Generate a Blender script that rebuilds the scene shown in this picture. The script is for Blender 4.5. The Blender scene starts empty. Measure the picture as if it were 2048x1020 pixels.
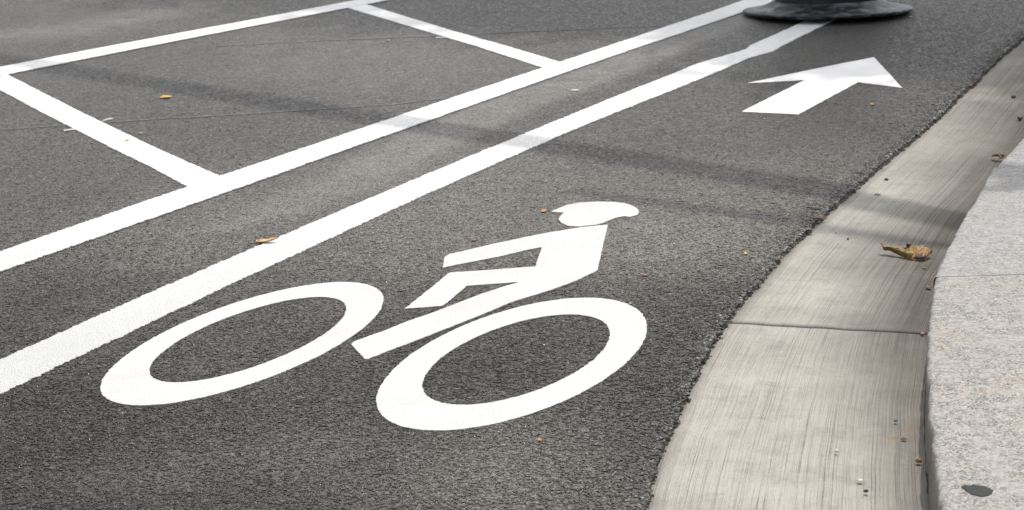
import bpy, bmesh, math, random
import numpy as np
from mathutils import Vector, Matrix, noise as mn
random.seed(7); rng = np.random.default_rng(7)
S = bpy.context.scene; COL = S.collection

# ------------------------------------------------------------------ camera
FPX, PITCH, ROLL, CH = 5078.26, 0.2319955, -0.0311092, 1.35106
cp, sp = math.cos(PITCH), math.sin(PITCH)
FW = Vector((0, cp, -sp)); R1 = Vector((1, 0, 0)); U1 = Vector((0, sp, cp))
RT = R1*math.cos(ROLL) + U1*math.sin(ROLL); UP = -R1*math.sin(ROLL) + U1*math.cos(ROLL)
cd = bpy.data.cameras.new('camera'); cam = bpy.data.objects.new('camera', cd); COL.objects.link(cam)
m = Matrix((RT, UP, -FW)).transposed().to_4x4(); m.translation = Vector((0, 0, CH)); cam.matrix_world = m
cd.sensor_width = 36; cd.lens = FPX/2048*36; cd.clip_start = .05; cd.clip_end = 500
cd.dof.use_dof = True; cd.dof.focus_distance = 5.25; cd.dof.aperture_fstop = 15.0
S.camera = cam

# ------------------------------------------------------------------ light
SUN_EL, SUN_AZ = math.radians(58), math.radians(20)          # azimuth clockwise from +Y (ahead of the camera), towards +X
SD = Vector((math.sin(SUN_AZ)*math.cos(SUN_EL), math.cos(SUN_AZ)*math.cos(SUN_EL), math.sin(SUN_EL)))
w = bpy.data.worlds.new('World'); S.world = w; w.use_nodes = True
wn = w.node_tree.nodes; wl = w.node_tree.links
sky = wn.new('ShaderNodeTexSky'); sky.sky_type = 'NISHITA'; sky.sun_disc = False
sky.sun_elevation = SUN_EL; sky.sun_rotation = SUN_AZ
sky.air_density = 1.0; sky.dust_density = 4.0; sky.ozone_density = .6
hs = wn.new('ShaderNodeHueSaturation'); hs.inputs['Saturation'].default_value = .35      # thin high cloud
wl.new(sky.outputs[0], hs.inputs['Color']); wl.new(hs.outputs[0], wn['Background'].inputs[0]); wn['Background'].inputs[1].default_value = .15
ld = bpy.data.lights.new('sun', 'SUN'); ld.energy = 2.0; ld.angle = math.radians(.6); ld.color = (1, .95, .87)
lo = bpy.data.objects.new('sun', ld); COL.objects.link(lo); lo.rotation_euler = SD.to_track_quat('Z', 'Y').to_euler()
S.view_settings.view_transform = 'Standard'; S.view_settings.look = 'None'
S.view_settings.exposure = 0.48; S.view_settings.gamma = 1

# ------------------------------------------------------------------ helpers
def at(px, py, z=0.0):
    """ground position (metres) of a feature measured in the photograph"""
    d = FW + RT*((px-1024)/FPX) - UP*((py-510)/FPX)
    t = (z-CH)/d.z
    return Vector((d.x*t, d.y*t, z))
def ats(pts, z=0.0): return [tuple(at(x, y, z)[:2]) for x, y in pts]
def tag(o, label=None, cat=None, group=None, kind=None):
    if label: o['label'] = label
    if cat: o['category'] = cat
    if group: o['group'] = group
    if kind: o['kind'] = kind
    return o
def link(name, me, mat=None, parent=None):
    o = bpy.data.objects.new(name, me); COL.objects.link(o)
    if mat: me.materials.append(mat)
    if parent: o.parent = parent
    return o
def pydata(name, v, f, mat=None, parent=None, smooth=False):
    me = bpy.data.meshes.new(name); me.from_pydata([tuple(map(float, q)) for q in v], [], f); me.update()
    if smooth: me.polygons.foreach_set('use_smooth', [True]*len(me.polygons))
    return link(name, me, mat, parent)
def frombm(name, bm, mat=None, parent=None, smooth=False):
    me = bpy.data.meshes.new(name); bm.to_mesh(me); bm.free()
    if smooth: me.polygons.foreach_set('use_smooth', [True]*len(me.polygons))
    return link(name, me, mat, parent)
def grid_mesh(name, P, mat, uv=None, attr=None, smooth=True):
    """P: (n,m,3) array"""
    n, mm = P.shape[:2]
    me = bpy.data.meshes.new(name)
    idx = np.arange(n*mm).reshape(n, mm)
    q = np.stack([idx[:-1, :-1], idx[:-1, 1:], idx[1:, 1:], idx[1:, :-1]], -1).reshape(-1, 4)
    me.vertices.add(n*mm); me.vertices.foreach_set('co', P.astype(np.float32).ravel())
    me.loops.add(q.size); me.loops.foreach_set('vertex_index', q.ravel().astype(np.int32))
    me.polygons.add(len(q)); me.polygons.foreach_set('loop_start', (np.arange(len(q))*4).astype(np.int32))
    me.polygons.foreach_set('loop_total', np.full(len(q), 4, np.int32))
    me.update(calc_edges=True)
    if smooth: me.polygons.foreach_set('use_smooth', np.ones(len(q), bool))
    if uv is not None:
        l = me.uv_layers.new(name='UVMap'); l.data.foreach_set('uv', uv.reshape(-1, 2)[q.ravel()].astype(np.float32).ravel())
    if attr:
        for k, a in attr.items():
            t = me.attributes.new(k, 'FLOAT', 'POINT'); t.data.foreach_set('value', a.astype(np.float32).ravel())
    return link(name, me, mat)

class NT:
    def __init__(s, name, rough=.8, spec=.3):
        s.mat = bpy.data.materials.new(name); s.mat.use_nodes = True
        s.n = s.mat.node_tree.nodes; s.l = s.mat.node_tree.links
        s.b = s.n['Principled BSDF']; s.b.inputs['Roughness'].default_value = rough
        s.b.inputs['Specular IOR Level'].default_value = spec
    def put(s, sock, val):
        if isinstance(val, bpy.types.NodeSocket): s.l.new(val, sock)
        elif val is not None: sock.default_value = val
    def coord(s, kind='Object', scale=None, loc=None, rot=None):
        t = s.n.new('ShaderNodeTexCoord').outputs[kind]
        if scale or loc or rot:
            mp = s.n.new('ShaderNodeMapping'); s.l.new(t, mp.inputs[0])
            if scale: mp.inputs['Scale'].default_value = scale
            if loc: mp.inputs['Location'].default_value = loc
            if rot: mp.inputs['Rotation'].default_value = rot
            return mp.outputs[0]
        return t
    def noise(s, co, scale, detail=3, rough=.5, out='Fac', dist=0):
        x = s.n.new('ShaderNodeTexNoise'); s.l.new(co, x.inputs['Vector']); x.inputs['Scale'].default_value = scale
        x.inputs['Detail'].default_value = detail; x.inputs['Roughness'].default_value = rough; x.inputs['Distortion'].default_value = dist
        return x.outputs[out]
    def vor(s, co, scale, feature='F1', out='Color', rnd=1):
        x = s.n.new('ShaderNodeTexVoronoi'); x.feature = feature; s.l.new(co, x.inputs['Vector']); x.inputs['Scale'].default_value = scale
        x.inputs['Randomness'].default_value = rnd
        return x.outputs[out]
    def ramp(s, v, stops, interp='LINEAR'):
        x = s.n.new('ShaderNodeValToRGB'); s.l.new(v, x.inputs[0]); x.color_ramp.interpolation = interp
        e = x.color_ramp.elements
        while len(e) < len(stops): e.new(.5)
        for k, (p, c) in zip(e, stops):
            k.position = p; k.color = (c, c, c, 1) if isinstance(c, (int, float)) else (*c, 1)
        return x.outputs[0]
    def mix(s, f, a, b, mode='MIX'):
        x = s.n.new('ShaderNodeMix'); x.data_type = 'RGBA'; x.blend_type = mode
        s.put(x.inputs[0], f); s.put(x.inputs[6], a if isinstance(a, bpy.types.NodeSocket) else (*a, 1)); s.put(x.inputs[7], b if isinstance(b, bpy.types.NodeSocket) else (*b, 1))
        return x.outputs[2]
    def math(s, op, a, b=None, c=None, clamp=False):
        x = s.n.new('ShaderNodeMath'); x.operation = op; x.use_clamp = clamp
        s.put(x.inputs[0], a)
        if b is not None: s.put(x.inputs[1], b)
        if c is not None: s.put(x.inputs[2], c)
        return x.outputs[0]
    def sep(s, v):
        x = s.n.new('ShaderNodeSeparateXYZ'); s.l.new(v, x.inputs[0]); return x.outputs
    def attr(s, name):
        x = s.n.new('ShaderNodeAttribute'); x.attribute_name = name; return x.outputs['Fac']
    def bump(s, h, dist, strength=1, prev=None):
        x = s.n.new('ShaderNodeBump'); s.l.new(h, x.inputs['Height']); x.inputs['Distance'].default_value = dist
        x.inputs['Strength'].default_value = strength
        if prev is not None: s.l.new(prev, x.inputs['Normal'])
        return x.outputs[0]
    def color(s, c): s.put(s.b.inputs['Base Color'], c if isinstance(c, bpy.types.NodeSocket) else (*c, 1))
    def normal(s, nrm): s.l.new(nrm, s.b.inputs['Normal'])
    def rough(s, r): s.put(s.b.inputs['Roughness'], r)

# ------------------------------------------------------------------ materials
def asphalt_material():
    t = NT('asphalt', .6, .38); co = t.coord()
    c1 = t.sep(t.vor(co, 135, out='Color')); d1 = t.vor(co, 135, 'DISTANCE_TO_EDGE', 'Distance')
    c2 = t.sep(t.vor(co, 300, out='Color')); d2 = t.vor(co, 300, 'DISTANCE_TO_EDGE', 'Distance')
    base = t.ramp(c1[0], [(0, (.041, .0380, .033)), (.5, (.070, .0650, .0555)), (.88, (.101, .0945, .083)), (1, (.185, .174, .155))])
    fine = t.ramp(c2[1], [(0, (.035, .0325, .029)), (.55, (.072, .067, .0575)), (.92, (.113, .106, .094)), (1, (.30, .285, .255))])
    c = t.mix(t.ramp(t.noise(co, 30, 3), [(.35, 0.25), (.65, .8)]), base, fine)
    crack = t.math('MULTIPLY', t.ramp(d1, [(0, 0), (.16, 1)]), t.ramp(d2, [(0, .25), (.16, 1)]))
    c = t.mix(t.math('MULTIPLY_ADD', crack, -.5, .5), c, (.014, .0135, .013))
    # bitumen-rich and worn patches, scaled by the brightness baked in per place
    big = t.noise(co, .9, 4, .6); mid = t.noise(co, 5, 4, .65)
    stk = t.noise(t.coord(scale=(9, .8, 1), rot=(0, 0, .40)), 1, 5, .65)
    lum = t.math('MULTIPLY', t.math('MULTIPLY_ADD', big, .50, t.math('MULTIPLY_ADD', mid, .45, t.math('MULTIPLY_ADD', stk, .55, .25))), t.attr('baked_tone'))
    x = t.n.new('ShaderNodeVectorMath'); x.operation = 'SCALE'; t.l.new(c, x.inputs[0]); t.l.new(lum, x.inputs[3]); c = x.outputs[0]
    gap = t.math('MULTIPLY', t.ramp(t.noise(co, 62, 3, .6, dist=.6), [(.478, 0), (.5, 1), (.522, 0)]), t.ramp(t.noise(co, 6, 3, .6), [(.40, .25), (.6, 1)]))
    c = t.mix(t.math('MULTIPLY', gap, .72), c, (.012, .0115, .011))
    # pale stone chips
    chip = t.sep(t.vor(co, 48, out='Color')); cdist = t.vor(co, 48, 'F1', 'Distance')
    cm = t.math('MULTIPLY', t.math('GREATER_THAN', chip[0], .93), t.math('LESS_THAN', cdist, .27))
    c = t.mix(t.math('MULTIPLY', cm, .75), c, (.19, .185, .17))
    # dusty strip between the lines, and other paler patches
    dust_pale = t.math('MULTIPLY', t.attr('dust_pale'), t.ramp(t.noise(co, 7, 5, .7), [(.35, .45), (.6, 1)]))
    c = t.mix(t.math('MULTIPLY', dust_pale, .85), c, (.25, .238, .215))
    dark = t.math('MULTIPLY', t.attr('tar'), t.ramp(t.noise(co, 14, 4, .6), [(.3, .5), (.65, 1)]))  # dark patches that paint soft shade onto the asphalt
    c = t.mix(t.math('MULTIPLY', dark, .55), c, (.02, .02, .021))
    t.color(c)
    h = t.math('ADD', t.ramp(d1, [(0, 0), (.3, 1)]), t.math('MULTIPLY', t.ramp(d2, [(0, 0), (.35, 1)]), .5))
    h = t.math('ADD', h, t.math('MULTIPLY', c1[2], .9)); h = t.math('ADD', h, t.math('MULTIPLY', c2[2], .4))
    n = t.bump(h, .0028, 1); n = t.bump(t.noise(co, 22, 3), .006, .7, n)
    t.normal(n); t.rough(t.ramp(c1[1], [(0, .24), (.4, .5), (1, .75)]))
    return t.mat
def paint_material(name, worn=0.0, col=(.84, .835, .81), coarse=True):
    t = NT(name, .55, .35); co = t.coord()
    d1 = t.vor(co, 135, 'DISTANCE_TO_EDGE', 'Distance'); c1 = t.sep(t.vor(co, 135, out='Color'))
    gr = t.noise(co, 6, 5, .7); fine = t.noise(co, 160, 3, .6)
    c = t.mix(t.ramp(gr, [(.42, 0), (.72, .55)]), col, (col[0]*.84, col[1]*.84, col[2]*.835))
    st = t.noise(t.coord(scale=(6, 60, 1), rot=(0, 0, .35)), 1, 4, .6)
    c = t.mix(t.math('MULTIPLY', t.ramp(st, [(.56, 0), (.72, 1)]), .5), c, (.46, .46, .455))
    if worn == 1:   # near end greyer where worn; far end brightened to offset the shade
        c = t.mix(t.ramp(t.math('ADD', t.math('MULTIPLY', t.sep(co)[1], .1), t.math('MULTIPLY', t.noise(co, 1.5, 4), .12)), [(.56, 1), (.86, 0)]), c, (.485, .493, .48))
    if worn:
        pit = t.math('MULTIPLY', t.math('GREATER_THAN', c1[1], 1-.16*worn), t.ramp(t.vor(co, 135, 'F1', 'Distance'), [(.12, 1), (.4, 0)]))
        pit = t.math('MULTIPLY', pit, t.ramp(t.noise(co, 7, 4, .7), [(.44, .1), (.6, 1)]))
        c = t.mix(t.math('MULTIPLY', pit, .8), c, (.16, .155, .15))
    t.color(c)
    n = t.bump(t.math('ADD', t.ramp(d1, [(0, 0), (.3, 1)]), t.math('MULTIPLY', c1[2], .8)), .0011 if coarse else .0005, 1)
    n = t.bump(fine, .001, .6, n); t.normal(n)
    return t.mat
def concrete_material():
    t = NT('brushed_concrete', .85, .2)
    uv = t.coord('UV'); co = t.coord()
    def S_(sx, sy):
        mp = t.n.new('ShaderNodeMapping'); t.l.new(uv, mp.inputs[0]); mp.inputs['Scale'].default_value = (sx, sy, 1); return mp.outputs[0]
    wob = t.noise(S_(1, 1.2), 2, 2, .5, out='Color')
    v = t.n.new('ShaderNodeVectorMath'); v.operation = 'MULTIPLY_ADD'; t.l.new(wob, v.inputs[0]); v.inputs[1].default_value = (.014, 0, 0); t.l.new(uv, v.inputs[2])
    def M(sx, sy):
        mp = t.n.new('ShaderNodeMapping'); t.l.new(v.outputs[0], mp.inputs[0]); mp.inputs['Scale'].default_value = (sx, sy, 1); return mp.outputs[0]
    s1 = t.noise(M(500, .5), 1, 3, .7); s2 = t.noise(M(1000, 3), 1, 3, .7); s3 = t.noise(M(55, 1.1), 1, 2, .5)
    line = t.math('MULTIPLY', t.ramp(s1, [(.385, 1), (.43, 0)]), t.ramp(t.noise(co, 10, 6, .8), [(.38, .25), (.60, 1)]))
    spk = t.noise(co, 420, 3, .8); cl = t.noise(co, 4, 5, .65); cl2 = t.noise(co, 17, 5, .7)
    c = t.mix(t.ramp(cl, [(.35, 0), (.68, 1)]), (.44, .422, .378), (.355, .341, .304))
    c = t.mix(t.ramp(cl2, [(.5, 0), (.72, .38)]), c, (.20, .19, .17))
    c = t.mix(t.math('MULTIPLY', line, .75), c, (.07, .066, .058))
    c = t.mix(t.math('MULTIPLY', t.ramp(s2, [(.38, 1), (.47, 0)]), .5), c, (.12, .113, .10))
    c = t.mix(t.math('MULTIPLY', t.ramp(s3, [(.55, 0), (.72, 1)]), .10), c, (.42, .405, .37))
    c = t.mix(t.ramp(spk, [(.54, 0), (.66, .7)]), c, (.10, .095, .085))
    dirt_shade = t.math('MULTIPLY', t.attr('dirt_shade'), t.ramp(t.noise(S_(7, 5), 1, 6, .7), [(.28, .8), (.5, 1)]))
    dirt_shade = t.math('MULTIPLY', dirt_shade, t.ramp(s1, [(.42, 1.0), (.60, .72)]))
    c = t.mix(t.math('MULTIPLY', dirt_shade, .95), c, (.048, .042, .034))
    ru = t.attr('rust'); c = t.mix(ru, c, (.24, .14, .075))
    t.color(c)
    n = t.bump(s1, .0018, .9); n = t.bump(s2, .0009, .8, n); n = t.bump(spk, .0008, .7, n); t.normal(n)
    return t.mat
def granite_material(name, pale=0.0, tint=(.31, .30, .272)):
    t = NT(name, .6, .35); co = t.coord()
    v1 = t.sep(t.vor(co, 150, out='Color')); v2 = t.sep(t.vor(co, 340, out='Color'))
    c = t.ramp(v1[0], [(0, tuple(x*.55 for x in tint)), (.25, tuple(x*.85 for x in tint)), (.6, tint), (1, tuple(min(1, x*1.18) for x in tint))])
    cl = t.noise(co, 24, 4, .6)
    blk = t.math('MULTIPLY', t.math('GREATER_THAN', v2[1], .66), t.ramp(cl, [(.40, .2), (.56, 1)]))
    c = t.mix(t.math('MULTIPLY', blk, 1.0-.35*pale), c, (.06, .066, .072))
    org = t.math('MULTIPLY', t.math('GREATER_THAN', v1[2], .72), t.ramp(t.noise(co, 11, 3, .6), [(.56, 0), (.70, 1)]))
    c = t.mix(t.math('MULTIPLY', org, .35-.2*pale), c, (.42, .30, .19))
    vein = t.ramp(t.noise(t.coord(loc=(3, 1, 0)), 7, 3, .55, dist=.4), [(.485, 0), (.5, 1), (.515, 0)])
    c = t.mix(t.math('MULTIPLY', vein, .26-.16*pale), c, (.45, .30, .17))
    c = t.mix(t.ramp(t.noise(co, 2.5, 5, .7), [(.4, 0), (.75, .35)]), c, (.22, .215, .20))
    z = t.sep(t.coord('Object'))[2]
    low = t.ramp(t.math('ADD', z, t.math('MULTIPLY', t.noise(co, 30, 3), .03)), [(.085, 1), (.115, 0)])
    c = t.mix(t.math('MULTIPLY', low, .75), c, (.085, .066, .046))     # soil splashed on the face
    t.color(c)
    n = t.bump(t.noise(co, 120, 4, .7), .002, .8); n = t.bump(t.noise(co, 16, 3), .004, .5, n); t.normal(n)
    return t.mat
def flat(name, c, rough=.8, spec=.3, bs=200, bd=.0006, var=.3):
    t = NT(name, rough, spec); co = t.coord()
    t.color(t.mix(t.ramp(t.noise(co, bs*.5, 3, .6), [(.35, 0), (.65, 1)]), tuple(x*(1-var) for x in c), tuple(min(1, x*(1+var)) for x in c)))
    t.normal(t.bump(t.noise(co, bs, 3), bd, 1)); return t.mat

M_ASPH = asphalt_material()
M_LINE = paint_material('worn_line_paint', 1, (.84, .845, .825))
M_LINE2 = paint_material('line_paint', .35, (.82, .82, .80))
M_SYM = paint_material('symbol_paint', .12, (.535, .533, .517), False); M_LIFT = paint_material('lifted_paint', .05, (.84, .84, .83), False)  # arrow albedo lifted above the symbol's to offset the shade on it
M_CONC = concrete_material()
M_GRA = granite_material('speckled_granite'); M_GRB = granite_material('pale_granite', 1.0, (.29, .29, .28)); M_GRC = granite_material('grey_granite', .8, (.26, .26, .255))
M_SOIL = flat('soil', (.075, .058, .04), .95, .1, 300, .003, .5)
M_GRAVEL = NT('gravel_stone', .6, .4)
_c = M_GRAVEL.vor(M_GRAVEL.coord(), 160, out='Color'); M_GRAVEL.color(M_GRAVEL.ramp(M_GRAVEL.sep(_c)[0], [(0, (.04, .039, .036)), (.5, (.095, .09, .082)), (.85, (.2, .193, .178)), (1, (.45, .43, .40))])); M_GRAVEL = M_GRAVEL.mat

# ------------------------------------------------------------------ kerb-side curves (metres, from measured points)
EDGE = ats([(1289,1020),(1291,992),(1311,924),(1332,883),(1349,831),(1368,804),(1389,752),(1425,676),(1447,642),(1458,633),(1502,582),(1540,537),(1554,517),(1588,482),(1633,441),(1677,400),(1708,376),(1745,343),(1773,319),(1845,261),(1904,206),(1959,154),(2000,113),(2048,74)])
EDGE = [(.02, 2.6), (.12, 3.3)] + EDGE
dx, dy = EDGE[-1][0]-EDGE[-4][0], EDGE[-1][1]-EDGE[-4][1]; l_ = math.hypot(dx, dy)
for k in range(1, 9): EDGE.append((EDGE[-1][0]+dx/l_*2.5, EDGE[-1][1]+dy/l_*2.5))
KERB = ats([(1881.6,1020),(1871,944.5),(1864.5,876),(1859,807),(1855.5,739),(1855,685),(1858.6,637),(1866,582),(1870,552),(1883,527),(1924.5,445),(1959,390),(1987,336),(2048,270)], .10)
KERB = [(.50, 2.3), (.56, 3.0)] + KERB
dx, dy = KERB[-1][0]-KERB[-3][0], KERB[-1][1]-KERB[-3][1]; l_ = math.hypot(dx, dy); dx /= l_; dy /= l_
for k in range(1, 10):
    dx2, dy2 = dx*.985+.0, dy+.02; l_ = math.hypot(dx2, dy2); dx, dy = dx2/l_, dy2/l_
    KERB.append((KERB[-1][0]+dx*1.8, KERB[-1][1]+dy*1.8))
EA, KA = np.array(EDGE), np.array(KERB)
def smooth_curve(A, ys, sig):
    x = np.interp(ys, A[:, 1], A[:, 0])
    k = np.exp(-.5*(np.arange(-80, 81)/sig)**2); k /= k.sum()
    xp = np.r_[2*x[0]-x[80:0:-1], x, 2*x[-1]-x[-2:-82:-1]]
    return np.convolve(xp, k, 'valid')
def n1(y, f, seed): return np.array([mn.noise(Vector((a*f, seed, .3))) for a in y])
YY = np.concatenate([np.arange(2.7, 10.0, .005), np.arange(10.0, 21.0, .03)])
EX = smooth_curve(EA, YY, 14); KX = smooth_curve(KA, YY, 12); ES = smooth_curve(EA, YY, 28)
def edge_x(y): return float(np.interp(y, YY, EX))
def kerb_x(y): return float(np.interp(y, YY, KX))

# ------------------------------------------------------------------ road (one sheet, finer where it is close)
jag = .005*n1(YY, 35, 1.) + .004*n1(YY, 110, 4.) + .005*n1(YY, 9, 9.)
xs_rel = -np.concatenate([[40, 25, 14, 9], np.arange(6, 2.5, -.25), np.arange(2.5, .02, -.03)])
rows = []
for i, y in enumerate(YY):
    e = EX[i] + jag[i]
    x = np.concatenate([e+xs_rel, [e-.012, e-.004, e, e+.003]])
    z = np.concatenate([np.zeros(len(xs_rel)), [-.001, -.003, -.008, -.03]])
    rows.append(np.c_[x, np.full(len(x), y), z])
P = np.array(rows)
near, far = P[:1].copy(), P[-1:].copy(); near[..., 1] = -6; far[..., 1] = 120; far[..., 0] += 45
P = np.concatenate([near, P, far])
def capsule(P, pts, wd, soft):
    d = np.full(P.shape[:2], 1e9)
    X, Y = P[..., 0], P[..., 1]
    for (x0, y0, w0), (x1, y1, w1) in zip([(*p, q) for p, q in zip(pts[:-1], wd[:-1])], [(*p, q) for p, q in zip(pts[1:], wd[1:])]):
        vx, vy = x1-x0, y1-y0; t = np.clip(((X-x0)*vx+(Y-y0)*vy)/(vx*vx+vy*vy), 0, 1)
        d = np.minimum(d, np.hypot(X-x0-t*vx, Y-y0-t*vy) - (w0+(w1-w0)*t))
    return np.clip(-d/soft+.5, 0, 1)
# asphalt brightness by place, worn tone and light baked into the colour: x, y in the measured picture, albedo factor
BAKED_TONE = [(1050,40,1.08),(150,360,1.33),(70,610,1.35),(1430,390,2.17),(1350,260,1.25),(90,860,0.78),(990,720,1.01),(1710,190,0.83),(1630,95,1.75),(1850,90,0.20),(460,230,1.12),(280,120,1.14),(700,930,1.33),(1060,936,2.87),(1250,855,1.30),(390,455,2.55),(840,446,2.99),(1390,604,1.31),(1340,486,3.63),(710,116,2.05),(350,950,1.08),(480,690,1.51)]
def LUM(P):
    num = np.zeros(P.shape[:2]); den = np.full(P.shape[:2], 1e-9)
    for x, y, v in BAKED_TONE:
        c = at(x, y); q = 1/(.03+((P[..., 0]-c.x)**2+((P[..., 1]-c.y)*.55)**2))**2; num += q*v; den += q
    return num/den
def DUST_PALE(P):
    dust_pale = capsule(P, ats([(1560,-20),(1480,35),(1290,108),(1160,160),(1000,215),(850,282),(690,365),(560,420),(420,462)]), [.10,.10,.10,.10,.11,.11,.10,.08,.03], .07)
    dust_pale = np.maximum(dust_pale, .75*capsule(P, ats([(-60,75),(90,66),(200,48),(330,22),(420,5)]), [.12,.16,.14,.12,.05], .2))  # paler streak across the upper left
    dust_pale = np.maximum(dust_pale, .35*capsule(P, ats([(1180,470),(1400,440),(1480,520),(1420,420)]), [.1,.14,.12,.1], .25))
    dust_pale = np.maximum(dust_pale, .30*capsule(P, ats([(250,960),(600,900),(900,960),(1100,900)]), [.1,.15,.15,.1], .2))
    return dust_pale
def SHADE_TINT(P):  # dark patches, mostly soft shade painted into the asphalt colour
    tar = .7*capsule(P, ats([(-40,640),(120,590),(300,560)]), [.08,.1,.04], .2)
    tar = np.maximum(tar, .8*capsule(P, ats([(60,985),(230,1000)]), [.03,.05], .1))
    tar = np.maximum(tar, .5*capsule(P, ats([(1250,700),(1330,800),(1290,960)]), [.05,.07,.05], .2))
    tar = np.maximum(tar, .6*capsule(P, ats([(-20,800),(160,780),(230,860)]), [.05,.06,.04], .15))
    return tar
dust_pale, tar, lumw = DUST_PALE(P), SHADE_TINT(P), LUM(P)
road = grid_mesh('road', P, M_ASPH, attr={'dust_pale': dust_pale, 'tar': tar, 'baked_tone': lumw}); tag(road, kind='structure', label='dark grey worn asphalt road beside the gutter')
def add_relief(o):
    """aggregate standing proud of the binder: part of the road sheet itself"""
    n = 620000
    yy = 3.0+rng.random(n)*6.0; keep = rng.random(n) < np.interp(yy, [3.0, 3.4, 4.9, 6.2, 8.4], [0, 1, .85, .4, 0]); yy = yy[keep]; n = len(yy); half = .235*yy+1.15-.9*rng.random(n)**2.2
    ex = np.interp(yy, YY, EX)+np.interp(yy, YY, jag)
    xx = -half+rng.random(n)*(np.minimum(half, ex)+half)
    big_ = rng.random(n) < np.interp(ex-xx, [0, .6], [.20, .07])
    r = rng.uniform(.0016, .0040, n)*np.interp(yy, [3.5, 7.5], [1, 1.15])*np.where(big_, rng.uniform(1.6, 2.7, n), 1); h = np.minimum(r, .0042)*rng.uniform(.25, .5, n)
    h *= np.interp(ex-xx, [0, .25], [1.5, 1.0])*np.interp(yy, [4.4, 6.8], [1.1, .4])*(.55+.9*rng.random(n)**2)
    k = 6; a = np.arange(k)*2*np.pi/k; A = a[None]+rng.uniform(0, 1, (n, 1))+rng.uniform(-.3, .3, (n, k)); rr = r[:, None]*rng.uniform(.7, 1.3, (n, k)); el = rng.uniform(.65, 1.3, (n, 1))
    V = np.zeros((n, k*2+1, 3)); off = rng.uniform(-.3, .3, (n, 2))*r[:, None]; tilt = rng.uniform(-.45, .45, (n, k))
    V[:, :k, 0] = xx[:, None]+np.cos(A)*rr*el; V[:, :k, 1] = yy[:, None]+np.sin(A)*rr; V[:, :k, 2] = -.0009
    V[:, k:2*k, 0] = xx[:, None]+np.cos(A)*rr*el*.68+off[:, :1]; V[:, k:2*k, 1] = yy[:, None]+np.sin(A)*rr*.68+off[:, 1:]; V[:, k:2*k, 2] = h[:, None]*(1+tilt)
    V[:, 2*k, 0] = xx+off[:, 0]; V[:, 2*k, 1] = yy+off[:, 1]; V[:, 2*k, 2] = h*1.05
    V[..., 2] = np.minimum(V[..., 2], .0022)
    F = []
    for i in range(k): j = (i+1) % k; F += [[i, j, k+j], [i, k+j, k+i], [k+i, k+j, 2*k]]
    F = np.array(F); F = (F[None]+(np.arange(n)*(2*k+1))[:, None, None]).reshape(-1, 3)
    me = bpy.data.meshes.new('relief'); me.vertices.add(V.shape[0]*V.shape[1]); me.vertices.foreach_set('co', V.astype(np.float32).ravel())
    me.loops.add(F.size); me.loops.foreach_set('vertex_index', F.ravel().astype(np.int32)); me.polygons.add(len(F))
    me.polygons.foreach_set('loop_start', (np.arange(len(F))*3).astype(np.int32)); me.polygons.foreach_set('loop_total', np.full(len(F), 3, np.int32)); me.update(calc_edges=True)
    me.polygons.foreach_set('use_smooth', np.zeros(len(F), bool)); me.materials.append(M_ASPH)
    Vf = V.reshape(-1, 1, 3)
    for nm, q in (('dust_pale', DUST_PALE(Vf)), ('tar', SHADE_TINT(Vf)), ('baked_tone', LUM(Vf))):
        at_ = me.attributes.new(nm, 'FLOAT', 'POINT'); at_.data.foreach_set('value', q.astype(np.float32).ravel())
    o2 = bpy.data.objects.new('relief', me); COL.objects.link(o2)
    with bpy.context.temp_override(active_object=o, selected_editable_objects=[o, o2], selected_objects=[o, o2]): bpy.ops.object.join()
add_relief(road)
g = pydata('ground', [(-300, -200, -.12), (300, -200, -.12), (300, 400, -.12), (-300, 400, -.12)], [(0, 1, 2, 3)], M_SOIL); tag(g, kind='structure', label='bare earth under and around the street')

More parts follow.
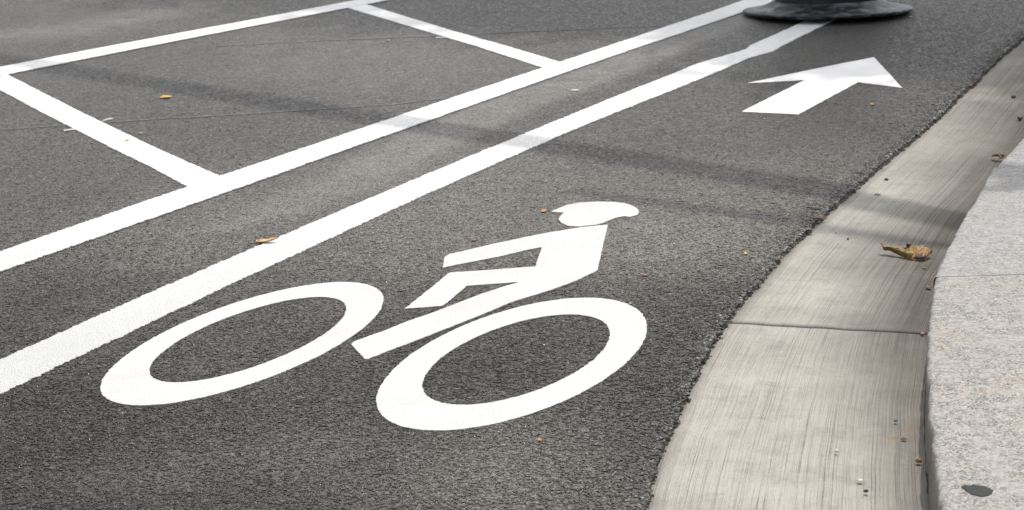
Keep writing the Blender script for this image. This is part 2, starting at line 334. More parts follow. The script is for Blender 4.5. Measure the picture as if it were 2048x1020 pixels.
# ------------------------------------------------------------------ gutter slabs
def gutter_z(u): return -.010 - .016*u
def gutter_joint(y_at_left, y_at_right):   # y as a function of u
    return lambda u: y_at_left + (y_at_right-y_at_left)*u
ja, jb = at(1450, 644, -.012), at(1850, 667, -.024)
J = lambda u: ja.y+(jb.y-ja.y)*u + .006*mn.noise(Vector((u*9, 2, 0)))
def slab(name, y0, y1, ny, label):
    """y0(u), y1(u): ends of the slab"""
    us = np.concatenate([[0, .004], np.linspace(.02, .98, 60), [.996, 1]])
    P = np.zeros((ny, len(us), 3)); UV = np.zeros((ny, len(us), 2)); D = np.zeros((ny, len(us))); RU = np.zeros((ny, len(us)))
    tt = np.concatenate([[0, .0006, .0015], np.linspace(.004, .996, ny-6), [.9985, .9994, 1]])
    for j, u in enumerate(us):
        a, b = y0(u), y1(u)
        y = a+(b-a)*tt
        xe = np.interp(y, YY, ES)-.035; xk = np.interp(y, YY, KX)+.004
        x = xe+(xk-xe)*u
        uu = (x-xe)
        dz = np.full(ny, gutter_z(u))
        d = np.minimum(tt, 1-tt)*(b-a)
        dz -= np.where(d < .004, .010*(1-d/.004), 0)
        if j in (0, len(us)-1): dz -= .02
        P[:, j] = np.c_[x, y, dz]; UV[:, j] = np.c_[np.full(ny, u*.42), np.cumsum(np.r_[0, np.hypot(np.diff(x), np.diff(y))])]
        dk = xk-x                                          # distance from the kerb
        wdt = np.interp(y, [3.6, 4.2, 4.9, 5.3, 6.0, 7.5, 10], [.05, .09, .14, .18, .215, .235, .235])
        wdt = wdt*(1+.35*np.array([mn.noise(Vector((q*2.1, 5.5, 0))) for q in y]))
        D[:, j] = np.clip(1.35-dk/wdt*.75, 0, 1)*np.interp(y, [3.8, 4.6, 5.2, 6], [.55, .75, 1.0, 1.0])  # soiling by the kerb plus the kerb's own shade painted in
        D[:, j] = np.maximum(D[:, j], .5*np.clip(1-(x-xe-.035)/.03, 0, 1))
        D[:, j] = np.maximum(D[:, j], .8*np.clip(1-d/.018, 0, 1)*(.5+.5*u))
    for (px, py, rx, ry, s) in ((1800, 873, .022, .006, .55), (1812, 855, .016, .006, .35), (1826, 850, .012, .006, .35), (1950, 189, .05, .006, .35), (1975, 272, .03, .006, .15)):
        c = at(px, py, -.02); RU = np.maximum(RU, s*np.clip(1.3-((P[..., 0]-c.x)/rx)**2-((P[..., 1]-c.y)/ry/2.5)**2, 0, 1))
    o = grid_mesh(name, P, M_CONC, UV, {'dirt_shade': D, 'rust': RU}); tag(o, kind='structure', label=label)
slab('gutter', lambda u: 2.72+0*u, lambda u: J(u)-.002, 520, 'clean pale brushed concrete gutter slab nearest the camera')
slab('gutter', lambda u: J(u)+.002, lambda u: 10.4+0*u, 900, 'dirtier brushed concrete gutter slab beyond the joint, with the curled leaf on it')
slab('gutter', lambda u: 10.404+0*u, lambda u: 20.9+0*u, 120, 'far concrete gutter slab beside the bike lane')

# ------------------------------------------------------------------ granite kerb stones
KT = .10
def kerb_stone(y0, y1, mat, label, z=KT, inset=0.0, wd=.34):
    ny = max(8, int((y1-y0)/.012)); ys = np.linspace(y0, y1, ny)
    rnd = .007
    prof = [(-.004, -.14), (-.003, -.02), (-.001, z-.03), (0, z-rnd), (.0022, z-.002), (rnd, z), (.02, z)] + [(x, z) for x in np.linspace(.05, wd-.02, 10)] + [(wd, z-.004), (wd, -.14)]
    P = np.zeros((ny, len(prof), 3)); UV = np.zeros((ny, len(prof), 2))
    for i, y in enumerate(ys):
        t0 = (kerb_x(y+.03)-kerb_x(y-.03))/.06; L = math.hypot(1, t0); nx, nyy = 1/L, -t0/L
        for j, (a, zz) in enumerate(prof):
            jx = .0035*mn.noise(Vector((y*40, zz*30, 7))) + .004*mn.noise(Vector((y*11, zz*12, 3))) if j < 6 else 0
            ez = -.0004 if (i in (0, ny-1) and 3 <= j) else 0
            P[i, j] = (kerb_x(y)+inset+(a+jx)*(nx if a < .03 else 1), y, zz+ez+(.0005*mn.noise(Vector((y*14, a*14, 1))) if j > 3 else 0))
    o = grid_mesh('kerb', P, mat)
    tag(o, kind='structure', label=label); return o
yA = at(1900, 553, KT).y; yB = at(2010, 335, KT).y
kerb_stone(2.72, yA-.0005, M_GRA, 'speckled granite kerb stone with orange veins and a black tar spot, nearest the camera')
kerb_stone(yA+.0005, yB-.0012, M_GRB, 'smooth pale granite kerb stone between the two joints', KT+.0006, -.003)
kerb_stone(yB+.0012, 8.2, M_GRC, 'grey granite kerb stone beyond the farther joint', KT+.0005, .004)
kerb_stone(8.205, 11.5, M_GRC, 'grey granite kerb stone farther along the gutter', KT+.002, 0)
kerb_stone(11.505, 20.5, M_GRB, 'distant granite kerb stone', KT+.002, 0)
M_FINE = flat('tight_joint', (.27, .262, .24), .9, .1, 300, .0004, .3)
M_MORT = flat('joint_sand', (.29, .24, .18), .9, .1, 120, .001, .45)
for yj in (yA, yB):
    k = kerb_x(yj); t0 = (kerb_x(yj+.03)-kerb_x(yj-.03))/.06
    v = [(k+.004+(.335*q), yj+dy_*.0011, KT+.0002-.0006*p+.0003*mn.noise(Vector((q*30, 3, yj)))) for p in (0, 1) for q in np.linspace(0, 1, 30) for dy_ in (-1, 1)]
    f = [(2*i, 2*i+2, 2*i+3, 2*i+1) for i in range(29)]+[(60+2*i, 60+2*i+1, 60+2*i+3, 60+2*i+2) for i in range(29)]
    o = pydata('kerb_joint', v, f, M_MORT if yj != yA else M_FINE); tag(o, kind='structure', label='nearly invisible tight joint at the corner of the speckled kerb stone' if yj == yA else 'sandy joint between the pale and the grey kerb stone')
# soil packed in the crack at the kerb foot, and pavement behind the kerb
rowsP = []
for y in YY[::6]:
    k = kerb_x(y)
    rowsP.append([(k-.006+.004*mn.noise(Vector((y*30, 1, 1))), y, -.027), (k-.003+.003*mn.noise(Vector((y*50, 6, 1))), y, -.019+.004*mn.noise(Vector((y*60, 1, 1)))), (k+.004, y, -.008+.006*mn.noise(Vector((y*45, 3, 1)))), (k+.01, y, -.02)])
o = grid_mesh('soil', np.array(rowsP), M_SOIL); tag(o, 'dark soil packed along the foot of the granite kerb', 'soil', kind='stuff')
rowsP = [[(kerb_x(y)+.345, y, KT-.004), (kerb_x(y)+12, y, KT+.05), (kerb_x(y)+60, y, KT+.05)] for y in YY[::20]]
o = grid_mesh('pavement', np.array(rowsP), flat('pavement_concrete', (.34, .33, .31), .85, .2, 60, .002, .15)); tag(o, kind='structure', label='concrete pavement behind the granite kerb')

# ------------------------------------------------------------------ painted markings
from mathutils.geometry import tessellate_polygon
PT = .0026
def densify(p, step):
    out = []
    for (x0, y0), (x1, y1) in zip(p, p[1:]+p[:1]):
        n = max(1, int(math.hypot(x1-x0, y1-y0)/step))
        for k in range(n): out.append((x0+(x1-x0)*k/n, y0+(y1-y0)*k/n))
    return out
def roughen(p, amp, seed):
    out = []; n = len(p)
    for i, (x, y) in enumerate(p):
        a, b = p[i-1], p[(i+1) % n]; tx, ty = b[0]-a[0], b[1]-a[1]; L = math.hypot(tx, ty) or 1
        d = amp*(mn.noise(Vector((x*230, y*230, seed+9)))*1.3+mn.noise(Vector((x*120, y*120, seed)))*1.0+mn.noise(Vector((x*55, y*55, seed+3)))*.9+mn.noise(Vector((x*12, y*12, seed+5)))*.6)
        out.append((x+ty/L*d, y-tx/L*d))
    return out
def sheet(name, loops, mat, amp=.003, step=.0035, z=PT, parent=None, seed=0, thick=.001):
    """flat painted sheet with a thin side; loops = outer (+ holes), metres"""
    L = [roughen(densify(l, step), amp, seed+k*7) for k, l in enumerate(loops)]
    v = [(x, y, z) for l in L for x, y in l]
    tris = tessellate_polygon([[Vector((x, y, 0)) for x, y in l] for l in L])
    f = []
    for a, b, c in tris:
        A, B, C = v[a], v[b], v[c]
        cr = (B[0]-A[0])*(C[1]-A[1])-(B[1]-A[1])*(C[0]-A[0])
        if abs(cr) < 1e-12: continue
        f.append((a, b, c) if cr > 0 else (a, c, b))
    n = len(v); v += [(x, y, z-thick-.0018) for x, y, _ in v]; s = 0
    for l in L:
        m_ = len(l)
        for i in range(m_): a, b = s+i, s+(i+1) % m_; f.append((a, b, n+b, n+a))
        s += m_
    return pydata(name, v, f, mat, parent)
def offs(p, dx, dy): return [(x+dx, y+dy) for x, y in p]
def extend(p, back=0, fwd=0):
    p = list(p)
    if fwd:
        (x0, y0), (x1, y1) = p[-3], p[-1]; L = math.hypot(x1-x0, y1-y0); p.append((x1+(x1-x0)/L*fwd, y1+(y1-y0)/L*fwd))
    if back:
        (x0, y0), (x1, y1) = p[2], p[0]; L = math.hypot(x1-x0, y1-y0); p.insert(0, (x1+(x1-x0)/L*back, y1+(y1-y0)/L*back))
    return p
def band(name, left, right, mat, **k): return sheet(name, [left+right[::-1]], mat, **k)
def fair(p, n, deg=3):
    """smooth the first n measured points"""
    a = np.array(p); q = np.polyfit(a[:n, 1], a[:n, 0], deg); a[:n, 0] = .85*np.polyval(q, a[:n, 1])+.15*a[:n, 0]; return [tuple(r) for r in a]
L1t = extend(fair(ats([(0,722),(58,696),(120,669),(206,626),(377,553),(518,493),(700,415.6),(857,349),(1040,272),(1229,194),(1348,149),(1393,128.7),(1451,111.5),(1478,104.6),(1494,98),(1503,91),(1615,41)]), 12), 3, .35)
L1b = extend(fair(ats([(0,794),(72,756),(147.5,716),(237,680),(288,652),(377,609),(443,573),(525,541),(631,496),(700,462),(793,415.6),(886,378),(985,335),(1109,274.5),(1160,252),(1263,213),(1348,182),(1441,142),(1495.5,118),(1523,110),(1544,104),(1567.6,91),(1663.6,42)]), 17), 3, .3)
o = band('lane_line', L1t, L1b, M_LINE, amp=.0042, seed=1); tag(o, 'long white painted line directly left of the bicycle symbol, ending under the black base', 'line', 'white lane lines along the street')
L2t = extend(fair(ats([(0,506),(86,475.7),(206,434),(285,405),(377.5,372),(467,346),(508,334),(700,269),(790,235),(920,190.4),(1088,136),(1243,84),(1380,41),(1485,2)]), 14), 3, 7)
L2b = extend(fair(ats([(0,547),(92.6,512),(158,488),(223,467),(305,438),(388,411),(456,387),(508,369),(590,339),(680,303.6),(834,250.5),(1023,184),(1126,147),(1215,117),(1380,64),(1492,22)]), 16), 3, 7)
o = band('buffer_line', L2t, L2b, M_LINE, amp=.0038, seed=11, z=PT+.0012); tag(o, 'white painted line second from the kerb, where both crossing lines end', 'line', 'white lane lines along the street')
L3t = extend(fair(ats([(0,139),(171.6,99.5),(343,69),(520,38),(700,5)]), 5, 1), 4, 6)
L3b = extend(fair(ats([(0,156),(240,103),(343,83),(520,51),(697,18.5)]), 5, 1), 4, 6)
o = band('buffer_line', L3t, L3b, M_LINE2, amp=.003, seed=21, z=PT+.0012); tag(o, 'thin white painted line farthest from the kerb, across the upper left corner', 'line', 'white lane lines along the street')
T1l = ats([(-12,172),(0,181),(92.6,230),(219.6,295),(302,335),(329,350),(379,377),(394,384)])
T1r = ats([(8,147),(19,152.7),(171.6,230),(322.5,302),(429,349),(444,356),(452,361)])
o = band('cross_line', T1l, T1r, M_LINE2, amp=.003, seed=31); tag(o, 'wide white crossing line at the left edge, joining the two long lines', 'line', 'white crossing lines between the long lines')
T2l = ats([(690,14),(697,17),(817,53),(954.5,94),(1088,137),(1100,142)])
T2r = ats([(724,7),(733,10),(903,62),(1023,96),(1122.6,126),(1134,130)])
o = band('cross_line', T2l, T2r, M_LINE2, amp=.003, seed=41); tag(o, 'narrow white crossing line at the top centre, joining the two long lines', 'line', 'white crossing lines between the long lines')

def empty(name, loc): o = bpy.data.objects.new(name, None); COL.objects.link(o); o.location = loc; o.empty_display_size = .2; return o
def ellipse(cx, cy, sxx, syy, sxy, n=220):
    Sg = np.array([[sxx**2, sxy], [sxy, syy**2]]); Lc = np.linalg.cholesky(Sg)
    t = np.linspace(0, 2*np.pi, n, endpoint=False); q = (Lc @ np.array([np.cos(t), np.sin(t)])).T+[cx, cy]
    return ats([tuple(a) for a in q])
sym = empty('bicycle_symbol', (0, 0, 0)); tag(sym, 'white painted symbol of a helmeted rider on a bicycle in the lane', 'road marking')
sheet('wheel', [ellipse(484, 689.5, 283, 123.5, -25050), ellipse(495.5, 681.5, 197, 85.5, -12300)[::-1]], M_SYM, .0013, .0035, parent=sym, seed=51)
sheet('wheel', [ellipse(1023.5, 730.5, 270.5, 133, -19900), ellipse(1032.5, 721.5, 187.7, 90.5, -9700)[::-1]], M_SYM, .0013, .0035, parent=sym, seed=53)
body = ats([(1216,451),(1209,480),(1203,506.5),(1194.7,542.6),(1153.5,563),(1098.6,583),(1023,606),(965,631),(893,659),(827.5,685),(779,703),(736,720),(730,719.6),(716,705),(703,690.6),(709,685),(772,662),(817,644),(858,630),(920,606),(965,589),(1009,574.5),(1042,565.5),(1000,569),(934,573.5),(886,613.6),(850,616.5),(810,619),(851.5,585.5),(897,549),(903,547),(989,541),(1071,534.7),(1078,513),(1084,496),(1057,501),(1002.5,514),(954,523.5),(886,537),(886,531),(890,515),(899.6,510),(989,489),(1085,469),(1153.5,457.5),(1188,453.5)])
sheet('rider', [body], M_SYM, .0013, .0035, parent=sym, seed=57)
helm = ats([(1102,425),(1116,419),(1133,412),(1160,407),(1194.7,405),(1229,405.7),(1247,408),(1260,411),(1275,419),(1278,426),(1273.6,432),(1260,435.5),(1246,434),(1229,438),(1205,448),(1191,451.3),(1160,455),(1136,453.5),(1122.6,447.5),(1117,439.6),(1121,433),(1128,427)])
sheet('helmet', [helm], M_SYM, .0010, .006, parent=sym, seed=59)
arrow = ats([(1483.5,224.7),(1596.8,229.9),(1715.8,165.4),(1804.3,176.7),(1747.7,115.6),(1620,141),(1495.5,167.4),(1545,165),(1609.5,161.3)])
o = sheet('arrow_marking', [arrow], M_LIFT, .0016, .006, seed=61); tag(o, 'white painted straight arrow on the asphalt before the black base', 'road marking')
# thin surveyor's chalk lines
M_CHALK = paint_material('blue_chalk', 0, (.082, .088, .098))
M_STROKE = paint_material('thin_paint', 0, (.42, .42, .41))
def stroke(pts, wpx): return ats([(x, y-wpx/2) for x, y in pts])+ats([(x, y+wpx/2) for x, y in pts])[::-1]
for pts, w_, lab in (([(-40,262),(60,256),(140,250),(213,245),(340,237),(480,229),(620,220),(780,210),(905,195)], 1.5, 'faint blue chalk line crossing the wide crossing line at left'),
                     ([(430,93),(560,86),(700,79),(886,72),(1050,63),(1200,57),(1400,49)], 1.2, 'faint blue chalk line near the top, crossing the narrow crossing line')):
    o = sheet('chalk_line', [stroke(pts, w_)], M_CHALK, .004, .012, z=.0012, seed=71, thick=.001); tag(o, lab, 'chalk line', 'faint chalk lines on the asphalt')
for pts, lab in (([(128,262),(140,260),(153,259.5)], 'short white paint stroke left of the wide crossing line'), ([(205,243),(214,240),(224,238)], 'short white paint stroke right of the wide crossing line'), ([(872,76),(884,75.5),(894,74)], 'short white paint stroke beside the narrow crossing line')):
    o = sheet('paint_stroke', [stroke(pts, 2.6)], M_STROKE, .003, .008, z=.0022, seed=77, thick=.001); tag(o, lab, 'paint stroke', 'short paint strokes on the chalk lines')

# ------------------------------------------------------------------ loose and ravelled aggregate
ico = bmesh.new(); bmesh.ops.create_icosphere(ico, subdivisions=1, radius=1); IV = np.array([v.co[:] for v in ico.verts]); IF = np.array([[v.index for v in f.verts] for f in ico.faces]); ico.free()
def stones(name, pos, size, flatn, mat, label, cat='gravel'):
    n = len(pos); V = np.zeros((n, len(IV), 3))
    jit = 1+rng.uniform(-.32, .32, (n, len(IV), 1)); base = IV[None]*jit
    sc = np.stack([size*rng.uniform(.7, 1.35, n), size*rng.uniform(.7, 1.35, n), size*flatn*rng.uniform(.6, 1.3, n)], -1)
    base = base*sc[:, None, :]
    a = rng.uniform(0, 6.28, n); ca, sa = np.cos(a)[:, None], np.sin(a)[:, None]
    V[..., 0] = base[..., 0]*ca-base[..., 1]*sa; V[..., 1] = base[..., 0]*sa+base[..., 1]*ca; V[..., 2] = base[..., 2]
    ti = rng.uniform(-.5, .5, (n, 1)); V[..., 2] += V[..., 0]*ti
    V += pos[:, None, :]
    F = (IF[None]+(np.arange(n)*len(IV))[:, None, None]).reshape(-1, 3)
    me = bpy.data.meshes.new(name); me.vertices.add(n*len(IV)); me.vertices.foreach_set('co', V.astype(np.float32).ravel())
    me.loops.add(F.size); me.loops.foreach_set('vertex_index', F.ravel().astype(np.int32))
    me.polygons.add(len(F)); me.polygons.foreach_set('loop_start', (np.arange(len(F))*3).astype(np.int32)); me.polygons.foreach_set('loop_total', np.full(len(F), 3, np.int32))
    me.update(calc_edges=True); o = link(name, me, mat); tag(o, label, cat, kind='stuff'); return o
n = 8500
y = rng.uniform(3.5, 10.5, n); off = -np.abs(rng.exponential(.015, n))+.001+rng.normal(0, .002, n)
x = np.interp(y, YY, EX)+np.interp(y, YY, jag)+off
sz = rng.uniform(.0014, .0036, n)*(1+.5*(rng.random(n) < .08))
stones('loose_gravel', np.c_[x, y, np.where(off > 0, -.010, -.001)+sz*.2], sz, .7, M_GRAVEL, 'loose broken aggregate along the ragged asphalt edge by the gutter')

# ------------------------------------------------------------------ black flared base
M_IRON = NT('scuffed_black_rubber', .5, .4); t = M_IRON; co = t.coord()
zc = t.sep(co)[2]
sc = t.ramp(t.noise(t.coord(scale=(1, 1, 4)), 16, 5, .75), [(.47, 0), (.58, 1)])
lo_ = t.ramp(zc, [(.010, 1), (.022, .8), (.03, .45), (.05, .5)])
pat = t.ramp(t.noise(co, 5, 2), [(.4, .25), (.6, 1)])
t.color(t.mix(t.math('MULTIPLY', t.math('MULTIPLY', sc, lo_), pat), (.022, .023, .026), (.30, .315, .335)))
t.normal(t.bump(t.noise(co, 90, 3), .0015, 1)); t.rough(t.ramp(sc, [(0, .42), (1, .8)])); M_IRON = t.mat
M_BLACK = flat('black_metal', (.012, .012, .013), .35, .5, 40, .001, .2)
bc = at(1655, 26.5, 0)
post = empty('bollard', bc); tag(post, 'black round post with a wide scuffed flared base standing on the lane line', 'bollard')
def lathe(name, prof, mat, parent, n=128, wob=0.0):
    v = []; f = []
    for k, (r, z) in enumerate(prof):
        for i in range(n):
            a = 2*math.pi*i/n; rr = r+wob*mn.noise(Vector((math.cos(a)*3, math.sin(a)*3, z*20)))
            v.append((rr*math.cos(a), rr*math.sin(a), z))
    for k in range(len(prof)-1):
        for i in range(n): a, b = k*n+i, k*n+(i+1) % n; f.append((a, b, b+n, a+n))
    f.append(tuple(range((len(prof)-1)*n, len(prof)*n)))
    return pydata(name, v, f, mat, parent, True)
fb = lathe('flared_base', [(.306, .001), (.314, .005), (.318, .010), (.318, .014), (.313, .0175), (.300, .0185), (.297, .0205), (.285, .022), (.262, .026), (.240, .031), (.222, .038), (.210, .045), (.204, .050), (.19, .051)], M_IRON, post, wob=.003); fb.rotation_euler = (math.radians(-3.3), 0, 0); fb.location = (0, 0, .002)
lathe('shaft', [(.199, .045), (.197, .30), (.19, .62), (.197, .63), (.197, .68), (.188, .69), (.185, .92), (.197, .93), (.197, .97)], M_BLACK, post)
lathe('cap', [(.192, .968), (.19, .985), (.165, 1.03), (.11, 1.07), (.04, 1.09), (.001, 1.092)], M_BLACK, post)

# ------------------------------------------------------------------ the curled leaf in the gutter
t = NT('sycamore_leaf', .6, .3); co = t.coord()
c = t.ramp(t.noise(co, 60, 5, .65), [(.36, (.07, .045, .014)), (.45, (.15, .125, .022)), (.54, (.22, .13, .03)), (.66, (.27, .12, .035))])
c2 = t.ramp(t.noise(co, 70, 5, .65), [(.38, (.17, .13, .05)), (.47, (.27, .16, .065)), (.58, (.36, .185, .08)), (.70, (.20, .09, .035))])
c = t.mix(t.attr('tan'), c, c2)
c = t.mix(t.attr('rim'), c, (.34, .15, .07)); c = t.mix(t.math('MULTIPLY', t.attr('vein'), .5), c, (.42, .34, .18))
t.color(c); t.normal(t.bump(t.noise(co, 220, 3), .001, 1)); M_LEAF = t.mat
GZ = -.020
def catmull(a, n):
    a = np.array(a, float); out = []
    q = np.vstack([2*a[0]-a[1], a, 2*a[-1]-a[-2]])
    for i in range(1, len(q)-2):
        for s in np.linspace(0, 1, n, endpoint=False):
            out.append(.5*((2*q[i])+(-q[i-1]+q[i+1])*s+(2*q[i-1]-5*q[i]+4*q[i+1]-q[i+2])*s*s+(-q[i-1]+3*q[i]-3*q[i+1]+q[i+2])*s**3))
    out.append(q[-2]); return np.array(out)
leaf = empty('fallen_leaf', at(1812, 512, GZ)); tag(leaf, 'big curled brown and green dry leaf lying in the gutter', 'leaf')
TOPP = [(1760,485.5,.024),(1764,489.5,.022),(1770,490.5,.021),(1776,491.5,.021),(1784,493,.021),(1792,494.5,.020),(1800,495,.019),(1806,497,.018),(1811,499,.017),(1815,499,.015),(1818,495,.018),(1822,492.5,.020),(1826,492,.021),(1829,493.5,.020),(1834,491.5,.021),(1839,492,.021),(1843,489.5,.022),(1847,491.5,.020),(1850,494.5,.018),(1854,495,.017),(1857,499,.014),(1859,498.5,.013),(1860,503,.010),(1865,505.5,.010)]
BOTP = [(1764,492,.020),(1766,499,.013),(1769,501.5,.010),(1774,500.5,.010),(1781,502.5,.009),(1788,505.5,.007),(1795,509,.005),(1801,512,.003),(1808,514.5,.002),(1816,517.5,.001),(1823,519,.001),(1826,518.5,.001),(1829,517,.003),(1831,515,.005),(1834,512.5,.009),(1837,511.2,.011),(1840,510.8,.012),(1844,511.2,.011),(1848,512.8,.009),(1851,513.8,.007),(1854,513.3,.006),(1857,511.5,.006),(1860,509,.007),(1864,506.5,.009)]
def dens(L, n):
    A = np.array([tuple(at(a, b, GZ+z)) for a, b, z in L]); q = np.linspace(0, len(A)-1, n); k = np.arange(len(A))
    return np.c_[np.interp(q, k, A[:, 0]), np.interp(q, k, A[:, 1]), np.interp(q, k, A[:, 2])]
top = dens(TOPP, 120); bot = dens(BOTP, 120)
nn = len(top); m_ = 24; P = np.zeros((nn, m_, 3)); rim = np.zeros((nn, m_)); vein = np.zeros((nn, m_)); tan_ = np.zeros((nn, m_))
for i in range(nn):
    s = i/(nn-1)
    for j in range(m_):
        u = j/(m_-1); p = top[i]*(1-u)+bot[i]*u; b = math.sin(math.pi*u); right = min(1, max(0, (s-.42)/.12))
        p = p+np.array([0, -.012*b*(1-right), .005*b*(1-right)+.002*b*right])
        p[2] += .0030*mn.noise(Vector((s*11, u*4, 0)))*min(1, 5*min(u, 1-u)+.2)+.0010*mn.noise(Vector((s*30, u*12, 5)))
        p[0] += .0012*mn.noise(Vector((s*40, u*9, 8)))
        p[2] += right*(.002*mn.noise(Vector((s*22, u*6, 3)))+.002*abs(math.sin((u+s*2)*9)))*min(1, 6*min(u, 1-u)+.3); p[1] += right*.003*mn.noise(Vector((s*30, u*3, 6)))
        P[i, j] = p-np.array(leaf.location); e = min(u, 1-u, s*2.2, (1-s)*2.2); rim[i, j] = min(1, max(0, 1-e/.09)*(.5+.6*mn.noise(Vector((s*20, u*9, 2)))))
        if s < .10: rim[i, j] = max(rim[i, j], .85)
        tan_[i, j] = right*.8+.25*max(0, mn.noise(Vector((s*7, u*3, 4))))
        ang = math.atan2((u-1.05)*.9, (s-.55)*1.6); vein[i, j] = max(0, 1-abs(((ang*2.2) % 1)-.5)/.06) if s > .5 else max(0, 1-abs(u-.55)/.05)
lf = grid_mesh('blade', P, M_LEAF, attr={'rim': rim, 'vein': vein, 'tan': tan_}); lf.parent = leaf
mo = lf.modifiers.new('s', 'SOLIDIFY'); mo.thickness = .0006
def shard(name, pts, mat, parent):
    """small torn flap given by its corner points; slightly crumpled"""
    A = [at(a, b, GZ+z)-parent.location for a, b, z in pts]; c = sum(A, Vector())/len(A)+Vector((0, -.002, .001)); v = [c[:]]; f = []; n = len(A)
    for k in range(n):
        q = A[k]; r = A[(k+1) % n]; v += [q[:], (q.lerp(r, .5)+(c-q)*.10+Vector((0, 0, .0008*mn.noise(q*300))))[:]]
    for k in range(2*n): f.append((0, 1+k, 1+(k+1) % (2*n)))
    o = pydata(name, v, f, mat, parent); md = o.modifiers.new('s', 'SOLIDIFY'); md.thickness = .0006; return o
def tube(name, pts, rads, mat, parent=None, n=8):
    v = []; f = []
    for k, (p, r) in enumerate(zip(pts, rads)):
        d = (Vector(pts[min(k+1, len(pts)-1)])-Vector(pts[max(k-1, 0)])).normalized(); s = d.cross(Vector((0, 0, 1)))
        if s.length < .05: s = d.cross(Vector((1, 0, 0)))
        s.normalize(); u = s.cross(d)
        for i in range(n): a = 2*math.pi*i/n; q = Vector(p)+s*(r*math.cos(a))+u*(r*math.sin(a)); v.append(q[:])
    for k in range(len(pts)-1):
        for i in range(n): a, b = k*n+i, k*n+(i+1) % n; f.append((a, b, b+n, a+n))
    f.append(tuple(range(n))[::-1]); f.append(tuple(range((len(pts)-1)*n, len(pts)*n)))
    return pydata(name, v, f, mat, parent, True)
M_STEM = flat('leaf_stem', (.34, .14, .08), .6, .3, 300, .0003)
M_BR = flat('dry_brown', (.12, .06, .018), .7, .2, 200, .0006, .5)
sp_ = catmull([tuple(at(a, b, GZ+z)-leaf.location) for a, b, z in ((1822,517,.003),(1828,519.5,.0015),(1838,520.3,.0012),(1847,519,.002),(1853,517.5,.004))], 6)
tube('stem', [tuple(q) for q in sp_], list(np.linspace(.0011, .0014, len(sp_))), M_STEM, leaf)
def scrap(name, c, L, Wd, h, ang, mat, parent=None, seed=0, curl=.5, z0=.001, teeth=.2):
    """small crumpled leaf piece: outline and height vary"""
    n, k = 16, 5; v = [(0, 0, z0+h*.6)]; f = []
    for j in range(1, k+1):
        for i in range(n):
            a = 2*math.pi*i/n; rr = j/k*(1+teeth*mn.noise(Vector((math.cos(a)*2, math.sin(a)*2, seed)))+teeth*.6*mn.noise(Vector((a*3, 1, seed))))
            x = math.cos(a)*rr; y_ = math.sin(a)*rr*(1-.35*abs(math.cos(a))**3)
            z = z0+h*(.6-.5*rr*rr+curl*(y_*y_*1.1+.6*x*abs(x)*.6)+.35*mn.noise(Vector((x*2, y_*2, seed+4))))
            v.append((x*L/2, y_*Wd/2, max(z, z0*.5)))
    for i in range(n): f.append((0, 1+i, 1+(i+1) % n))
    for j in range(k-1):
        for i in range(n): a = 1+j*n+i; b = 1+j*n+(i+1) % n; f.append((a, a+n, b+n, b))
    o = pydata(name, v, f, mat, parent, True); o.location = c; o.rotation_euler = (0, 0, ang)
    md = o.modifiers.new('s', 'SOLIDIFY'); md.thickness = min(.0008, h*.3); return o
shard('lobe', [(1813,497,.012),(1812,489,.024),(1815,486,.028),(1818,488.5,.026),(1820,487.5,.027),(1823,491,.022),(1819,493,.020),(1817,496.5,.014)], M_BR, leaf)
shard('lobe', [(1803,498,.012),(1805,495,.018),(1809,496,.019),(1812,494,.022),(1813,500,.012),(1808,501,.010)], M_STEM, leaf)

# ------------------------------------------------------------------ small litter, each its own thing
def cm(c, r=.6): return flat('litter', c, r, .3, 180, .0005, .35)
C_OR, C_YE, C_TAN, C_BRN, C_RUST, C_WH, C_BK = cm((.40, .17, .06)), cm((.50, .27, .04)), cm((.36, .26, .16)), cm((.15, .08, .045)), cm((.24, .10, .045)), cm((.6, .59, .57)), cm((.02, .02, .02))
GRAV = 'scraps of leaf on the asphalt'
def pxm(py): d = at(1024, py).y; return 5078/d/1.0
def litter(px, py, wpx, hpx, mat, name, label, cat, z=0.001, h=.004, ang=0, group=None, seed=0, teeth=.25, curl=.5):
    dpx = pxm(py); Lm = wpx/dpx; Wm = hpx/dpx*3.2
    o = scrap(name, at(px, py, z), Lm, Wm, h*.5, ang, mat, None, seed, curl, teeth=teeth); tag(o, label, cat, group); return o
litter(331, 195, 26, 9, C_YE, 'fallen_leaf', 'small orange yellow leaf on the asphalt inside the large painted box', 'leaf', ang=.3, seed=11, h=.010)
litter(254, 281, 9, 5, C_YE, 'leaf_scrap', 'tiny yellow leaf scrap on the wide crossing line', 'leaf scrap', z=PT, group=GRAV, seed=12)
litter(281, 267, 9, 4, C_TAN, 'leaf_scrap', 'tiny pale scrap just right of the wide crossing line', 'leaf scrap', group=GRAV, seed=13)
litter(947, 481, 12, 4, C_RUST, 'leaf_scrap', 'thin rusty scrap left of the painted rider arm', 'leaf scrap', group=GRAV, seed=14, ang=.3)
litter(1087, 423, 13, 8, C_OR, 'leaf_scrap', 'plump orange scrap just left of the painted helmet', 'leaf scrap', h=.006, group=GRAV, seed=15)
litter(1289, 551, 11, 7, C_BRN, 'wood_chip', 'dark brown chip on the asphalt right of the painted rider', 'wood chip', h=.006, seed=16)
litter(1491, 508, 8, 7, C_YE, 'leaf_scrap', 'round yellow crumb on the asphalt near the gutter', 'leaf scrap', h=.006, group=GRAV, seed=17)
litter(1078, 881, 12, 5, C_OR, 'leaf_scrap', 'orange scrap below the right painted wheel', 'leaf scrap', group=GRAV, seed=18)
litter(1744, 209, 8, 6, C_OR, 'leaf_scrap', 'orange crumb below the arrow head', 'leaf scrap', group=GRAV, seed=19)
